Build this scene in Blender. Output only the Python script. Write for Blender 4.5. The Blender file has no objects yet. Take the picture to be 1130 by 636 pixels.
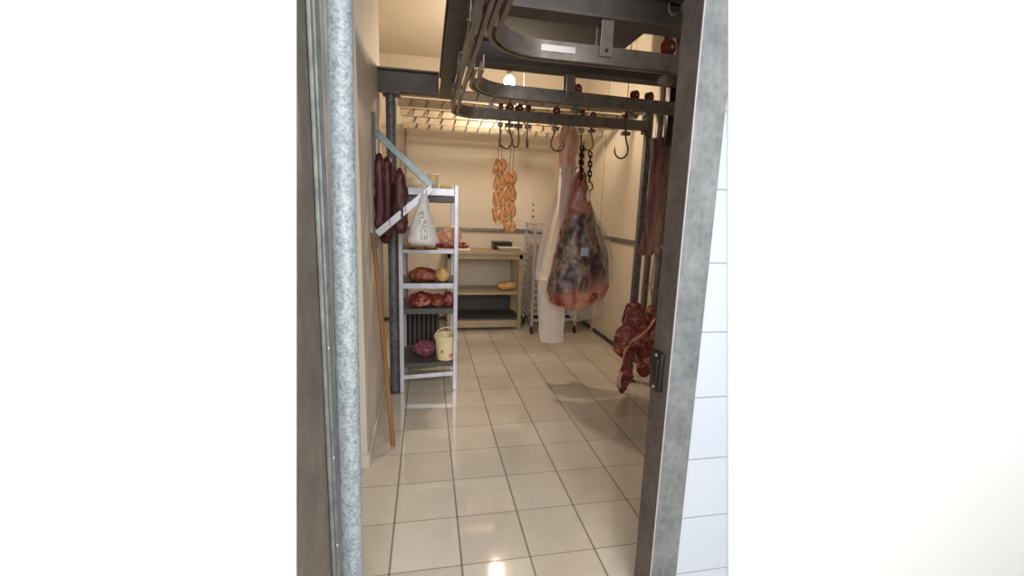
import bpy, bmesh, math, random
from mathutils import Vector, Matrix, Euler, noise
random.seed(7)
SC = bpy.context.scene
COL = SC.collection
PI = math.pi
V = Vector

# ------------------------------------------------------------------ camera
CAM = V((0.15471, -1.61518, 1.50133))
YAW, PITCH, ROLL, FPX = -0.197322, -0.178299, -0.0337294, 478.617
ROT = (Matrix.Rotation(YAW, 3, 'Z') @ Matrix.Rotation(PITCH, 3, 'X') @ Matrix.Rotation(ROLL, 3, 'Y'))
cd = bpy.data.cameras.new('camera'); cam = bpy.data.objects.new('camera', cd); COL.objects.link(cam)
cd.sensor_fit = 'HORIZONTAL'; cd.sensor_width = 36; cd.lens = 36 * FPX / 1130; cd.clip_start = 0.02
cam.matrix_world = Matrix.Translation(CAM) @ (ROT @ Matrix.Rotation(PI / 2, 3, 'X')).to_4x4()
SC.camera = cam
SC.view_settings.view_transform = 'Standard'
SC.view_settings.look = 'None'

def at(x, y, **k):
    """survey point: the spot on the plane X=, Y= or Z= sighted at x, y"""
    (a, v), = k.items(); i = 'XYZ'.index(a)
    d = ROT @ V(((x - 565) / FPX, 1, (318 - y) / FPX))
    return CAM + d * ((v - CAM[i]) / d[i])

# --------------------------------------------------------------- materials
def c(r, g, b):
    f = lambda u: (u / 255) / 12.92 if u / 255 <= .04045 else ((u / 255 + .055) / 1.055) ** 2.4
    return (f(r), f(g), f(b), 1)

class NT:
    def __init__(s, name):
        s.m = bpy.data.materials.new(name); s.m.use_nodes = True
        s.t = s.m.node_tree; s.b = s.t.nodes['Principled BSDF']
        s.g = s.n('ShaderNodeNewGeometry'); s.tc = s.n('ShaderNodeTexCoord')
    def n(s, t, **k):
        o = s.t.nodes.new(t)
        for a, v in k.items():
            if a.startswith('i_'): o.inputs[a[2:].replace('_', ' ')].default_value = v
            else: setattr(o, a, v)
        return o
    def l(s, a, b): s.t.links.new(a, b)
    def noise(s, scale, detail=4, rough=.6, vec=None, stretch=None):
        o = s.n('ShaderNodeTexNoise'); o.inputs['Scale'].default_value = scale
        o.inputs['Detail'].default_value = detail; o.inputs['Roughness'].default_value = rough
        v = vec or s.tc.outputs['Object']
        if stretch:
            mp = s.n('ShaderNodeMapping'); mp.inputs['Scale'].default_value = stretch; s.l(v, mp.inputs['Vector']); v = mp.outputs[0]
        s.l(v, o.inputs['Vector']); return o.outputs['Fac']
    def ramp(s, fac, stops, interp='LINEAR'):
        o = s.n('ShaderNodeValToRGB'); e = o.color_ramp; e.interpolation = interp
        while len(e.elements) < len(stops): e.elements.new(.5)
        for el, (p, col) in zip(e.elements, stops): el.position = p; el.color = col if len(col) == 4 else (*col, 1)
        s.l(fac, o.inputs['Fac']); return o.outputs['Color']
    def math(s, op, a, b=None, c_=None):
        o = s.n('ShaderNodeMath', operation=op)
        for i, v in enumerate((a, b, c_)):
            if v is None: continue
            if isinstance(v, (int, float)): o.inputs[i].default_value = v
            else: s.l(v, o.inputs[i])
        return o.outputs[0]
    def mix(s, fac, a, b):
        o = s.n('ShaderNodeMix', data_type='RGBA')
        for i, v in ((0, fac), (6, a), (7, b)):
            if isinstance(v, (int, float, tuple)): o.inputs[i].default_value = v
            else: s.l(v, o.inputs[i])
        return o.outputs[2]
    def bump(s, h, strength=.3, dist=.01):
        o = s.n('ShaderNodeBump'); o.inputs['Strength'].default_value = strength; o.inputs['Distance'].default_value = dist
        s.l(h, o.inputs['Height']); s.l(o.outputs[0], s.b.inputs['Normal'])
    def set(s, **k):
        for a, v in k.items():
            i = s.b.inputs[a.replace('_', ' ')]
            if isinstance(v, (int, float, tuple)): i.default_value = v
            else: s.l(v, i)
        return s.m

def mottled(name, a, b, scale=6, rough=.5, metal=0., bump=.1, bscale=None, lo=.3, hi=.7, bd=.005, stretch=None, **kw):
    t = NT(name); f = t.noise(scale, 5, .6, stretch=stretch)
    t.set(Base_Color=t.ramp(f, [(lo, a), (hi, b)]), Roughness=rough, Metallic=metal, **kw)
    if bump: t.bump(t.noise(bscale or scale * 4, 4, stretch=stretch), bump, bd)
    return t.m

def meat(name, stops, scale=9, rough=.38, bump=.5, stretch=(1, 1, .45), streak=None, dist=1.2, fine=0):
    t = NT(name)
    n = t.n('ShaderNodeTexNoise'); n.inputs['Scale'].default_value = scale; n.inputs['Detail'].default_value = 7
    n.inputs['Roughness'].default_value = .65; n.inputs['Distortion'].default_value = dist
    mp = t.n('ShaderNodeMapping'); mp.inputs['Scale'].default_value = stretch
    t.l(t.tc.outputs['Object'], mp.inputs['Vector']); t.l(mp.outputs[0], n.inputs['Vector'])
    col = t.ramp(n.outputs['Fac'], stops)
    if streak:
        f2 = t.noise(scale * 2.2, 5, .7, stretch=(1.6, 1.6, .35))
        col = t.mix(t.ramp(f2, [(.55, (0, 0, 0)), (.68, (1, 1, 1))]), col, streak)
    t.set(Base_Color=col, Roughness=rough)
    t.b.inputs['Subsurface Weight'].default_value = .08
    t.b.inputs['Subsurface Radius'].default_value = (.02, .008, .005)
    t.bump(n.outputs['Fac'], bump, .012)
    return t.m

def floor_mat():
    t = NT('floor tile'); sx = t.n('ShaderNodeSeparateXYZ'); t.l(t.g.outputs['Position'], sx.inputs[0])
    def cell(o):
        k = t.math('DIVIDE', o, .3); k = t.math('ADD', k, 60.0)
        fr = t.math('FRACT', k); d = t.math('MINIMUM', fr, t.math('SUBTRACT', 1.0, fr))
        return k, t.math('MULTIPLY', d, .3)
    kx, dx = cell(sx.outputs[0]); ky, dy = cell(sx.outputs[1])
    gx = t.ramp(dx, [(.0030, (1, 1, 1)), (.0042, (0, 0, 0))]); gy = t.ramp(dy, [(.0018, (1, 1, 1)), (.0030, (0, 0, 0))])
    cv = t.n('ShaderNodeCombineXYZ'); t.l(t.math('FLOOR', kx), cv.inputs[0]); t.l(t.math('FLOOR', ky), cv.inputs[1])
    wn = t.n('ShaderNodeTexWhiteNoise', noise_dimensions='2D'); t.l(cv.outputs[0], wn.inputs['Vector'])
    base = t.ramp(wn.outputs['Value'], [(0, c(208, 198, 184)), (1, c(222, 213, 200))])
    dirt = t.noise(2.2, 6, .65, vec=t.g.outputs['Position'])
    base = t.mix(t.ramp(dirt, [(.45, (0, 0, 0)), (.8, (.45, .45, .45))]), base, c(180, 160, 138))
    spk = t.noise(55, 2, .5, vec=t.g.outputs['Position'])
    base = t.mix(t.ramp(spk, [(.72, (0, 0, 0)), (.78, (.3, .3, .3))]), base, c(110, 90, 75))
    col = t.mix(gy, base, c(120, 100, 80)); col = t.mix(gx, col, c(52, 40, 32))
    gm = t.math('MAXIMUM', gx, gy)
    t.set(Base_Color=col, Roughness=t.math('ADD', t.math('MULTIPLY', gm, .5), t.math('ADD', t.math('MULTIPLY', dirt, .14), .02)))
    t.b.inputs['Specular IOR Level'].default_value = .4; t.b.inputs['Coat Weight'].default_value = .55; t.b.inputs['Coat Roughness'].default_value = .045
    t.bump(t.math('ADD', t.math('MULTIPLY', gm, -1.0), t.math('MULTIPLY', t.noise(5, 2, vec=t.g.outputs['Position']), .12)), .10, .004)
    return t.m

def wall_mat(name, a, b, dirt):
    t = NT(name); f = t.noise(1.3, 6, .6, vec=t.g.outputs['Position'])
    col = t.ramp(f, [(.3, a), (.7, b)])
    f2 = t.noise(4, 8, .7, vec=t.g.outputs['Position'], stretch=(1, 1, .35))
    col = t.mix(t.ramp(f2, [(.56, (0, 0, 0)), (.85, (.6, .6, .6))]), col, dirt)
    t.set(Base_Color=col, Roughness=.55); t.bump(t.noise(90, 3, vec=t.g.outputs['Position']), .05, .002); return t.m

def front_tile_mat():
    t = NT('glazed white wall tile'); sx = t.n('ShaderNodeSeparateXYZ'); t.l(t.g.outputs['Position'], sx.inputs[0])
    k = t.math('FRACT', t.math('ADD', t.math('DIVIDE', t.math('SUBTRACT', sx.outputs[2], 1.347), .2425), 20.0))
    d = t.math('MULTIPLY', t.math('MINIMUM', k, t.math('SUBTRACT', 1.0, k)), .2425)
    g = t.ramp(d, [(.001, (1, 1, 1)), (.0022, (0, 0, 0))])
    cl = t.ramp(t.noise(1.5, 2), [(.3, (.50, .545, .63)), (.7, (.53, .575, .655))])
    t.set(Base_Color=t.mix(g, cl, c(128, 132, 140)), Roughness=.22); return t.m

def brushed(name, a, b, rough=.42, metal=.85):
    # sheet steel with a pressed/ground diamond pattern
    t = NT(name); p = t.g.outputs['Position']
    v = t.n('ShaderNodeTexVoronoi'); v.inputs['Scale'].default_value = 46
    mp = t.n('ShaderNodeMapping'); mp.inputs['Scale'].default_value = (1, 1, .8); mp.inputs['Rotation'].default_value = (.5, .5, .3)
    t.l(p, mp.inputs['Vector']); t.l(mp.outputs[0], v.inputs['Vector'])
    f = t.math('ADD', t.math('MULTIPLY', v.outputs['Distance'], .22), t.noise(7, 6, .65, vec=p))
    f2 = t.noise(60, 3, .6, vec=p, stretch=(1, 1, .12))
    f = t.math('ADD', f, t.math('MULTIPLY', f2, .25))
    spots = t.noise(38, 2, .5, vec=p)
    col = t.ramp(f, [(.45, a), (.95, b)])
    col = t.mix(t.ramp(spots, [(.77, (0, 0, 0)), (.80, (.5, .5, .5))]), col, c(190, 184, 176))
    t.set(Base_Color=col, Roughness=t.math('ADD', rough, t.math('MULTIPLY', f2, .15)), Metallic=metal)
    t.bump(v.outputs['Distance'], .12, .002); return t.m

def galv(name, a, b, rough=.45, metal=.75, scale=30):
    t = NT(name); p = t.g.outputs['Position']
    v = t.n('ShaderNodeTexVoronoi'); v.inputs['Scale'].default_value = scale * 3; t.l(p, v.inputs['Vector'])
    sp = t.n('ShaderNodeSeparateColor'); t.l(v.outputs['Color'], sp.inputs[0])
    n = t.noise(scale, 6, .7, vec=p, stretch=(1, 1, .55))
    f = t.math('ADD', t.math('MULTIPLY', sp.outputs[0], .22), t.math('MULTIPLY', n, .78))
    t.set(Base_Color=t.ramp(f, [(.35, a), (.62, b)]), Roughness=t.math('ADD', rough - .1, t.math('MULTIPLY', f, .25)), Metallic=metal)
    t.bump(f, .1, .002); return t.m

def plain(name, col, rough=.5, metal=0., **k):
    return mottled(name, col, tuple(min(1, x * 1.12) for x in col[:3]) + (1,), 14, rough, metal, .05, **k)

M = dict(
    floor=floor_mat(),
    wall=wall_mat('cream wall panel', c(211, 200, 183), c(220, 210, 195), c(186, 164, 136)),
    wall_l=wall_mat('stained cream wall', c(222, 212, 198), c(230, 220, 208), c(180, 164, 148)),
    ceil=wall_mat('cream ceiling panel', c(198, 188, 172), c(206, 197, 182), c(200, 182, 156)),
    plaster=mottled('white plaster', (.93, .93, .93, 1), (.95, .95, .95, 1), 3, .6, 0, .02),
    tile=front_tile_mat(),
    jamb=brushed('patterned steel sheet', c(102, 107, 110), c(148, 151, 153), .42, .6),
    reveal=brushed('shaded steel sheet', c(84, 76, 72), c(122, 112, 106), .5, .35),  # jamb steel again, with the dimness of the inner face put into its colour
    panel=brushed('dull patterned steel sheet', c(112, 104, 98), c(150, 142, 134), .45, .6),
    strip=mottled('grey steel strip', c(112, 116, 116), c(150, 152, 150), 20, .62, .4),
    galv=galv('galvanised steel', c(132, 143, 150), c(182, 193, 198), .62, .3, 55),
    column=galv('dark galvanised steel', c(84, 86, 90), c(118, 120, 122), .5, .5, 14),
    beam=mottled('grey painted beam', c(84, 80, 80), c(104, 98, 96), 8, .5, .35, .08),
    rail=mottled('worn grey rail steel', c(114, 107, 103), c(150, 142, 136), 16, .4, .55, .1),
    alu=mottled('pale aluminium', c(176, 178, 192), c(204, 204, 214), 12, .38, .35, .05),
    arm=mottled('grey enamelled arm', c(108, 120, 126), c(134, 146, 150), 18, .4, .3, .08),
    brace=mottled('pale enamelled brace', c(186, 190, 204), c(208, 210, 220), 12, .4, .2, .05),
    dark=plain('dark shelf plate', c(78, 76, 76), .5, .2),
    black=plain('black plastic', c(26, 25, 25), .4),
    grid=mottled('dull aluminium grid', c(186, 170, 146), c(206, 190, 166), 10, .5, .2, .06),
    peg=plain('dark peg', c(70, 56, 44), .5, .3),
    hook=mottled('dark steel hook', c(62, 56, 50), c(104, 96, 88), 30, .32, .8, .1),
    chain=mottled('oily black chain', c(38, 32, 28), c(66, 56, 48), 40, .35, .8, .1),
    red=mottled('dark red wheel plastic', c(98, 30, 26), c(132, 46, 38), 20, .35),
    wood=mottled('worn wood', c(122, 84, 52), c(164, 118, 76), 10, .55, 0, .1, stretch=(1, 1, .1)),
    tan=mottled('tan laminate', c(160, 144, 116), c(184, 168, 138), 8, .45, .1),
    grey=plain('grey tray', c(150, 140, 130), .45),
    salami=meat('dark cured meat', [(.3, c(42, 16, 18)), (.5, c(74, 26, 28)), (.66, c(104, 46, 46)), (.8, c(140, 92, 88))], 12, .45, .6),
    sausage=mottled('orange smoked skin', c(198, 116, 62), c(240, 184, 120), 26, .35, 0, .3, hi=.65),
    twine=plain('twine', c(150, 128, 100), .8),
    shelf_meat=meat('roasted dark meat', [(.3, c(70, 28, 26)), (.5, c(128, 56, 44)), (.66, c(170, 112, 72)), (.8, c(206, 164, 110))], 18, .4, .5, (1, 1, 1)),
    red_meat=meat('raw red meat', [(.32, c(70, 22, 30)), (.45, c(120, 44, 48)), (.53, c(150, 72, 66)), (.6, c(186, 118, 104)), (.68, c(222, 182, 166))], 15, .35, .6, (1, 1, .8)),
    pink=meat('pale pink meat', [(.3, c(190, 110, 96)), (.5, c(222, 164, 140)), (.7, c(240, 214, 190))], 14, .35, .3, (1, 1, 1)),
    fat=meat('golden fat', [(.3, c(190, 140, 84)), (.6, c(226, 186, 126))], 14, .4, .3, (1, 1, 1)),
    purple=mottled('purple plastic wrap', c(96, 44, 66), c(150, 90, 110), 24, .25, 0, .4, bscale=40),
    bacon=meat('slab bacon', [(.34, c(84, 42, 48)), (.44, c(128, 84, 84)), (.56, c(160, 118, 112)), (.66, c(188, 150, 140))], 7, .42, .3, (3.2, 3.2, .25), dist=.3),
    trotter=meat('pale pork skin', [(.3, c(196, 128, 106)), (.5, c(220, 164, 138)), (.7, c(236, 194, 168))], 10, .4, .35, (1, 1, .5)),
    cloth=mottled('white stockinette', c(222, 212, 202), c(236, 230, 222), 9, .85, 0, .35, bscale=22, stretch=(1, 1, .35)),
    sheet=mottled('white butcher cloth', c(216, 206, 204), c(230, 222, 220), 7, .85, 0, .2, stretch=(1, 1, .35)),
    cream=mottled('cream plastic', c(222, 206, 160), c(234, 220, 178), 8, .4),
    tub=mottled('cloudy plastic tub', c(224, 196, 150), c(238, 216, 176), 8, .35),
    yellow=plain('yellow plastic', c(206, 170, 70), .4),
    green=plain('green ink', c(46, 120, 92), .6),
    pinkink=plain('pink ink', c(206, 96, 110), .6),
    sticker=plain('pale blue label', c(150, 160, 172), .5),
    bone=mottled('bone and sinew', c(214, 178, 150), c(236, 212, 188), 18, .4, 0, .2),
    board=plain('white cutting board', c(222, 204, 182), .5),
    plate=plain('pale metal plate', c(190, 184, 186), .35, .5),
    unit=plain('dark brown housing', c(40, 34, 32), .9),
)
# beef: three zones down its length, marbled with fat and dark fell
def beef_mat():
    t = NT('marbled aged beef'); sx = t.n('ShaderNodeSeparateXYZ'); t.l(t.tc.outputs['Object'], sx.inputs[0])
    n = t.n('ShaderNodeTexNoise'); n.inputs['Scale'].default_value = 5.6; n.inputs['Detail'].default_value = 8
    n.inputs['Roughness'].default_value = .58; n.inputs['Distortion'].default_value = .5
    mp = t.n('ShaderNodeMapping'); mp.inputs['Scale'].default_value = (1.5, 1.5, .75); t.l(t.tc.outputs['Object'], mp.inputs['Vector']); t.l(mp.outputs[0], n.inputs['Vector'])
    f = n.outputs['Fac']
    body = t.ramp(f, [(.36, c(44, 34, 38)), (.43, c(66, 52, 52)), (.48, c(104, 84, 76)), (.53, c(146, 120, 102)), (.57, c(112, 86, 78)), (.62, c(76, 56, 56)), (.70, c(176, 142, 122))])
    shank = t.ramp(f, [(.34, c(92, 44, 42)), (.5, c(150, 96, 84)), (.66, c(178, 130, 112))])
    cut = t.ramp(f, [(.36, c(122, 40, 40)), (.47, c(176, 104, 90)), (.6, c(204, 146, 126)), (.7, c(216, 172, 150))])
    z = t.math('ADD', sx.outputs[2], t.math('MULTIPLY', f, .3))
    col = t.mix(t.ramp(t.math('MULTIPLY', z, .8), [(.70, (0, 0, 0)), (.79, (1, 1, 1))]), body, shank)
    z2 = t.math('SUBTRACT', t.math('ADD', sx.outputs[2], t.math('MULTIPLY', f, .22)), t.math('MULTIPLY', sx.outputs[0], .35))
    col = t.mix(t.ramp(z2, [(.24, (1, 1, 1)), (.32, (0, 0, 0))]), col, cut)
    t.set(Base_Color=col, Roughness=.36); t.bump(f, .6, .02)
    return t.m
M['beef'] = beef_mat()
def translucent(m, col, k):
    t = m.node_tree; o = t.nodes['Material Output']; b = t.nodes['Principled BSDF']
    tr = t.nodes.new('ShaderNodeBsdfTranslucent'); tr.inputs[0].default_value = col
    mx = t.nodes.new('ShaderNodeMixShader'); mx.inputs[0].default_value = k
    t.links.new(b.outputs[0], mx.inputs[1]); t.links.new(tr.outputs[0], mx.inputs[2]); t.links.new(mx.outputs[0], o.inputs['Surface'])
translucent(M['cloth'], c(240, 230, 216), .55); translucent(M['sheet'], c(232, 224, 220), .3)
def clear(name, col, alpha, rough=.25):
    t = NT(name); t.set(Base_Color=col, Roughness=rough)
    f = t.noise(14, 5, .7)
    t.l(t.math('ADD', alpha - .2, t.math('MULTIPLY', f, .4)), t.b.inputs['Alpha'])
    t.bump(f, .5, .02); return t.m
M['bag'] = clear('milky plastic bag', c(226, 222, 220), .78)
M['film'] = clear('clear plastic film', c(222, 206, 190), .27, .18)
def emit(name, col, s):
    t = NT(name); t.set(Base_Color=col, Emission_Color=col, Emission_Strength=s, Roughness=.4); return t.m
M['bulb'] = emit('lit bulb', (1, .86, .66, 1), 220.0)

# ---------------------------------------------------------- mesh utilities
def box(bm, lo, hi, bev=0, mat=None):
    lo = V(lo); hi = V(hi); ce = (lo + hi) / 2; s = hi - lo
    r = bmesh.ops.create_cube(bm, size=1)
    for v in r['verts']: v.co = V((v.co.x * s.x, v.co.y * s.y, v.co.z * s.z))
    if bev:
        es = list({e for v in r['verts'] for e in v.link_edges})
        r = bmesh.ops.bevel(bm, geom=es, offset=bev, segments=2, profile=.6, affect='EDGES')
        vs = r['verts']
    else: vs = r['verts']
    vs = list({v for v in vs})
    for v in vs: v.co = (mat @ v.co if mat else v.co) + ce
    return vs
def bar(bm, p, q, w, h, up=V((0, 0, 1)), bev=0):
    """a flat bar from p to q: w across, h along 'up'"""
    p = V(p); q = V(q); d = (q - p); L = d.length; x = d.normalized()
    y = up.cross(x).normalized(); z = x.cross(y)
    m = Matrix((x, y, z)).transposed(); ce = (p + q) / 2
    return box(bm, ce - V((L, w, h)) / 2, ce + V((L, w, h)) / 2, bev, m)
def frames(pts):
    n = len(pts); T = [(pts[min(i + 1, n - 1)] - pts[max(i - 1, 0)]).normalized() for i in range(n)]
    a = T[0].orthogonal().normalized(); out = []
    for t in T:
        a = (a - t * a.dot(t)).normalized(); out.append((t, a, t.cross(a)))
    return out
def tube(bm, pts, r, n=10, closed=False):
    pts = [V(p) for p in pts]; rr = r if isinstance(r, (list, tuple)) else [r] * len(pts)
    rings = []
    if closed:
        m = len(pts); nrm = (pts[1] - pts[0]).cross(pts[2] - pts[1]).normalized()
        fr = []
        for i in range(m):
            t = (pts[(i + 1) % m] - pts[i - 1]).normalized(); fr.append((t, nrm, t.cross(nrm)))
    else: fr = frames(pts)
    for p, (t, a, b), q in zip(pts, fr, rr):
        rings.append([bm.verts.new(p + (a * math.cos(k * 2 * PI / n) + b * math.sin(k * 2 * PI / n)) * q) for k in range(n)])
    m = len(rings)
    for i in range(m if closed else m - 1):
        A, B = rings[i], rings[(i + 1) % m]
        for k in range(n): bm.faces.new((A[k], A[(k + 1) % n], B[(k + 1) % n], B[k]))
    if not closed:
        bm.faces.new(rings[0][::-1]); bm.faces.new(rings[-1])
def cyl(bm, p, q, r, n=16, r2=None): tube(bm, [p, q], [r, r if r2 is None else r2], n)
def loft(bm, rows, n=28, amp=0, freq=8, seed=0, cap=True, fold=0, a0=0, a1=2 * PI):
    """rows of (centre, half-width x, half-depth y) stacked; noise pushes the skin in and out"""
    rings = []
    for (ce, rx, ry) in rows:
        ring = []
        for k in range(n):
            a = a0 + (a1 - a0) * k / (n if a1 - a0 > 6.28 else n - 1); d = V((math.cos(a) * rx, math.sin(a) * ry, 0)); p = V(ce) + d
            if amp:
                s = noise.fractal(p * freq + V((seed, seed * 2.3, 0)), 1, 2, 4)
                p += d.normalized() * s * amp * min(1, (rx + ry) * 12) if d.length > 0 else V()
            if fold:
                q = V((math.cos(a) * 3.2, math.sin(a) * 3.2, p.z * 2.2 + seed)); p += d.normalized() * (fold * (noise.noise(q) + .6 * noise.noise(q * 2.3)))
            ring.append(bm.verts.new(p))
        rings.append(ring)
    for A, B in zip(rings, rings[1:]):
        for k in range(n if a1 - a0 > 6.28 else n - 1): bm.faces.new((A[k], A[(k + 1) % n], B[(k + 1) % n], B[k]))
    if cap:
        for R, fl in ((rings[0], True), (rings[-1], False)):
            ce = sum((v.co for v in R), V()) / n; cv = bm.verts.new(ce)
            for k in range(n):
                f = (R[(k + 1) % n], R[k], cv); bm.faces.new(f if fl else f[::-1])
def resample(rows, k=5):
    out = []
    for i in range(len(rows) - 1):
        p0, p1, p2, p3 = rows[max(i - 1, 0)], rows[i], rows[i + 1], rows[min(i + 2, len(rows) - 1)]
        for j in range(k):
            t = j / k
            g = lambda a, b, d, e: .5 * (2 * b + (d - a) * t + (2 * a - 5 * b + 4 * d - e) * t * t + (3 * b - a - 3 * d + e) * t ** 3)
            out.append((V([g(p0[0][m], p1[0][m], p2[0][m], p3[0][m]) for m in range(3)]), max(.002, g(p0[1], p1[1], p2[1], p3[1])), max(.002, g(p0[2], p1[2], p2[2], p3[2]))))
    out.append((V(rows[-1][0]), rows[-1][1], rows[-1][2])); return out
def blob(bm, ce, sc, seed=0, amp=.15, freq=2.2, sub=3, rot=(0, 0, 0)):
    r = bmesh.ops.create_icosphere(bm, subdivisions=sub, radius=1); m = Euler(rot).to_matrix(); sc = V(sc)
    for v in r['verts']:
        s = 1 + amp * noise.fractal(v.co * freq + V((seed * 3.1, seed, 0)), 1, 2, 4)
        p = v.co * s; p = V((p.x * sc.x, p.y * sc.y, p.z * sc.z)); v.co = m @ p + V(ce)
def lathe(bm, ce, prof, n=24):
    loft(bm, [(V(ce) + V((0, 0, z)), r, r) for r, z in prof], n)
def sweep(bm, path, prof):
    """sweep a closed profile of (sideways, up) along a path of points"""
    path = [V(p) for p in path]; rings = []; n = len(path)
    for i, p in enumerate(path):
        a = (path[i] - path[i - 1]).normalized() if i else (path[1] - path[0]).normalized()
        b = (path[i + 1] - path[i]).normalized() if i < n - 1 else a
        t = (a + b).normalized(); s = V((t.y, -t.x, 0)).normalized(); k = 1 / max(.5, t.dot(a))
        rings.append([bm.verts.new(p + s * u * k + V((0, 0, w))) for u, w in prof])
    m = len(prof)
    for A, B in zip(rings, rings[1:]):
        for k in range(m): bm.faces.new((A[k], A[(k + 1) % m], B[(k + 1) % m], B[k]))
    bm.faces.new(rings[0][::-1]); bm.faces.new(rings[-1])
def prism(bm, pts, off):
    """a flat outline of points pushed along off"""
    A = [bm.verts.new(V(p)) for p in pts]; B = [bm.verts.new(V(p) + V(off)) for p in pts]; n = len(pts)
    bm.faces.new(A); bm.faces.new(B[::-1])
    for k in range(n): bm.faces.new((A[k], B[k], B[(k + 1) % n], A[(k + 1) % n]))

ORG = {}
def obj(name, bm, mat, parent=None, smooth=True, label=None, mats=None):
    bmesh.ops.recalc_face_normals(bm, faces=bm.faces)
    me = bpy.data.meshes.new(name)
    o = bpy.data.objects.new(name, me); COL.objects.link(o)
    if parent is not None:
        og = ORG[parent.name]; bmesh.ops.translate(bm, verts=bm.verts, vec=-og); o.parent = parent; ORG[o.name] = og
    else:
        xs = [v.co for v in bm.verts]
        og = V(((min(v.x for v in xs) + max(v.x for v in xs)) / 2, (min(v.y for v in xs) + max(v.y for v in xs)) / 2, min(v.z for v in xs)))
        bmesh.ops.translate(bm, verts=bm.verts, vec=-og); o.location = og; ORG[o.name] = og
    bm.to_mesh(me); bm.free(); me.materials.append(mat)
    for mm in mats or []: me.materials.append(mm)
    if smooth:
        me.polygons.foreach_set('use_smooth', [True] * len(me.polygons))
        try: me.set_sharp_from_angle(angle=math.radians(40))
        except Exception: pass
    if label: o['label'] = label
    return o
def tag(o, label, cat, group=None):
    o['label'] = label; o['category'] = cat
    if group: o['group'] = group
    return o
def thing(name, label, cat, loc, group=None):
    o = bpy.data.objects.new(name, None); COL.objects.link(o); o.location = loc; o.empty_display_size = .05
    ORG[o.name] = V(loc); return tag(o, label, cat, group)
def struct(name, bm, mat, parent=None, **k):
    o = obj(name, bm, mat, parent, **k)
    if parent is None: o['kind'] = 'structure'
    return o
def B(): return bmesh.new()
def kids(o): return [x for x in bpy.data.objects if x.parent == o]
def copy_tree(o, parent=None):
    q = o.copy(); COL.objects.link(q)
    if parent: q.parent = parent
    for ch in kids(o): copy_tree(ch, q)
    return q

# =========================================================== room shell
XL, XR, YB, ZC = -.185, 2.26, 4.19, 3.3
b = B(); box(b, (-3.2, -.3, -.3), (4.2, YB + .15, 0)); box(b, (-.118, -.42, -.3), (1.09, -.3, 0)); box(b, (-3.2, -4.2, -.3), (4.2, -.3, -.22)); struct('floor', b, M['floor'], smooth=False)
b = B(); box(b, (-.8, -.2, ZC), (XR + .15, YB + .15, ZC + .1)); struct('ceiling', b, M['ceil'], smooth=False)
b = B(); box(b, (-.8, YB, 0), (XR + .15, YB + .15, ZC)); struct('wall_back', b, M['wall'], smooth=False)
b = B(); box(b, (XR, -.2, 0), (XR + .15, YB, ZC)); struct('wall_right', b, M['wall'], smooth=False)
b = B(); box(b, (-.8, .8, 0), (XL, 1.95, ZC)); box(b, (-.8, -.2, 0), (-.5, .8, ZC)); box(b, (-.8, 1.95, 0), (-.5, YB, ZC))
struct('wall_left', b, M['wall_l'], smooth=False)
# front wall: white block left of the doorway (splayed near edge), lintel, plain right part
e0 = at(327, 0, X=-.118); e1 = at(327, 636, X=-.118)
def edge(z): t = (z - e1.z) / (e0.z - e1.z); return V((-.118, e1.y + (e0.y - e1.y) * t, z))
b = B(); zb, zt = -.22, 2.8
lo, hi = edge(zb), edge(zt)
P0 = [V((-.118, -.34, zb)), lo, V((-3.2, lo.y, zb)), V((-3.2, -.34, zb))]
P1 = [V((-.118, -.34, zt)), hi, V((-3.2, hi.y, zt)), V((-3.2, -.34, zt))]
A = [b.verts.new(p) for p in P0]; Bv = [b.verts.new(p) for p in P1]
b.faces.new(A); b.faces.new(Bv[::-1])
for k in range(4): b.faces.new((A[k], Bv[k], Bv[(k + 1) % 4], A[(k + 1) % 4]))
box(b, (-3.2, -.34, 0), (-.118, -.2, 3.4))
struct('wall_front_left', b, M['plaster'], smooth=False)
b = B(); box(b, (-.118, -.3, 2.75), (1.09, -.2, 3.4)); struct('wall_front_top', b, M['plaster'], smooth=False)
b = B(); box(b, (1.075, -.3, 0), (4.2, -.2, 3.4)); struct('wall_front_right', b, M['plaster'], smooth=False)
# glazed tiles beside the jamb
s0 = at(804, 0, Y=-.325); s1 = at(804, 636, Y=-.325)
sx = lambda z: s1.x + (s0.x - s1.x) * (z - s1.z) / (s0.z - s1.z)
b = B(); prism(b, [(1.06, -.316, -.22), (1.5, -.316, -.22), (1.5, -.316, 2.75), (1.06, -.316, 2.75)], (0, .016, 0))
struct('trim_1', b, M['tile'], smooth=False)
b = B(); prism(b, [(sx(-.22), -.325, -.22), (4.2, -.325, -.22), (4.2, -.325, 3.4), (sx(3.4), -.325, 3.4)], (0, .0088, 0))
struct('trim_2', b, M['plaster'], smooth=False)

# right steel jamb with black strike plate
b = B(); jx = lambda z: .988 - .0085 * z
ox = lambda z: 1.099 - .0095 * z
prism(b, [(jx(0), -.322, 0), (ox(0), -.322, 0), (ox(2.75), -.322, 2.75), (jx(2.75), -.322, 2.75)], (0, .112, 0))
bmesh.ops.bevel(b, geom=b.edges[:], offset=.0025, segments=2, affect='EDGES')
jamb = struct('trim_3', b, M['jamb'], smooth=False)
b = B(); prism(b, [(jx(0) - .003, -.318, 0), (jx(0) - .003, -.21, 0), (jx(2.75) - .003, -.21, 2.75), (jx(2.75) - .003, -.318, 2.75)], (.003, 0, 0)); obj('shaded_reveal', b, M['reveal'], jamb, smooth=False, label='steel reveal with shade in its brown tone')  # thin skin carrying the reveal's shade as a browner steel colour
b = B()
box(b, (.962, -.290, .875), (.984, -.222, 1.02), .006); box(b, (.956, -.275, .90), (.972, -.240, .995), .005)
sp = obj('strike_plate', b, M['black'], jamb, label='black strike plate')
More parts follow.
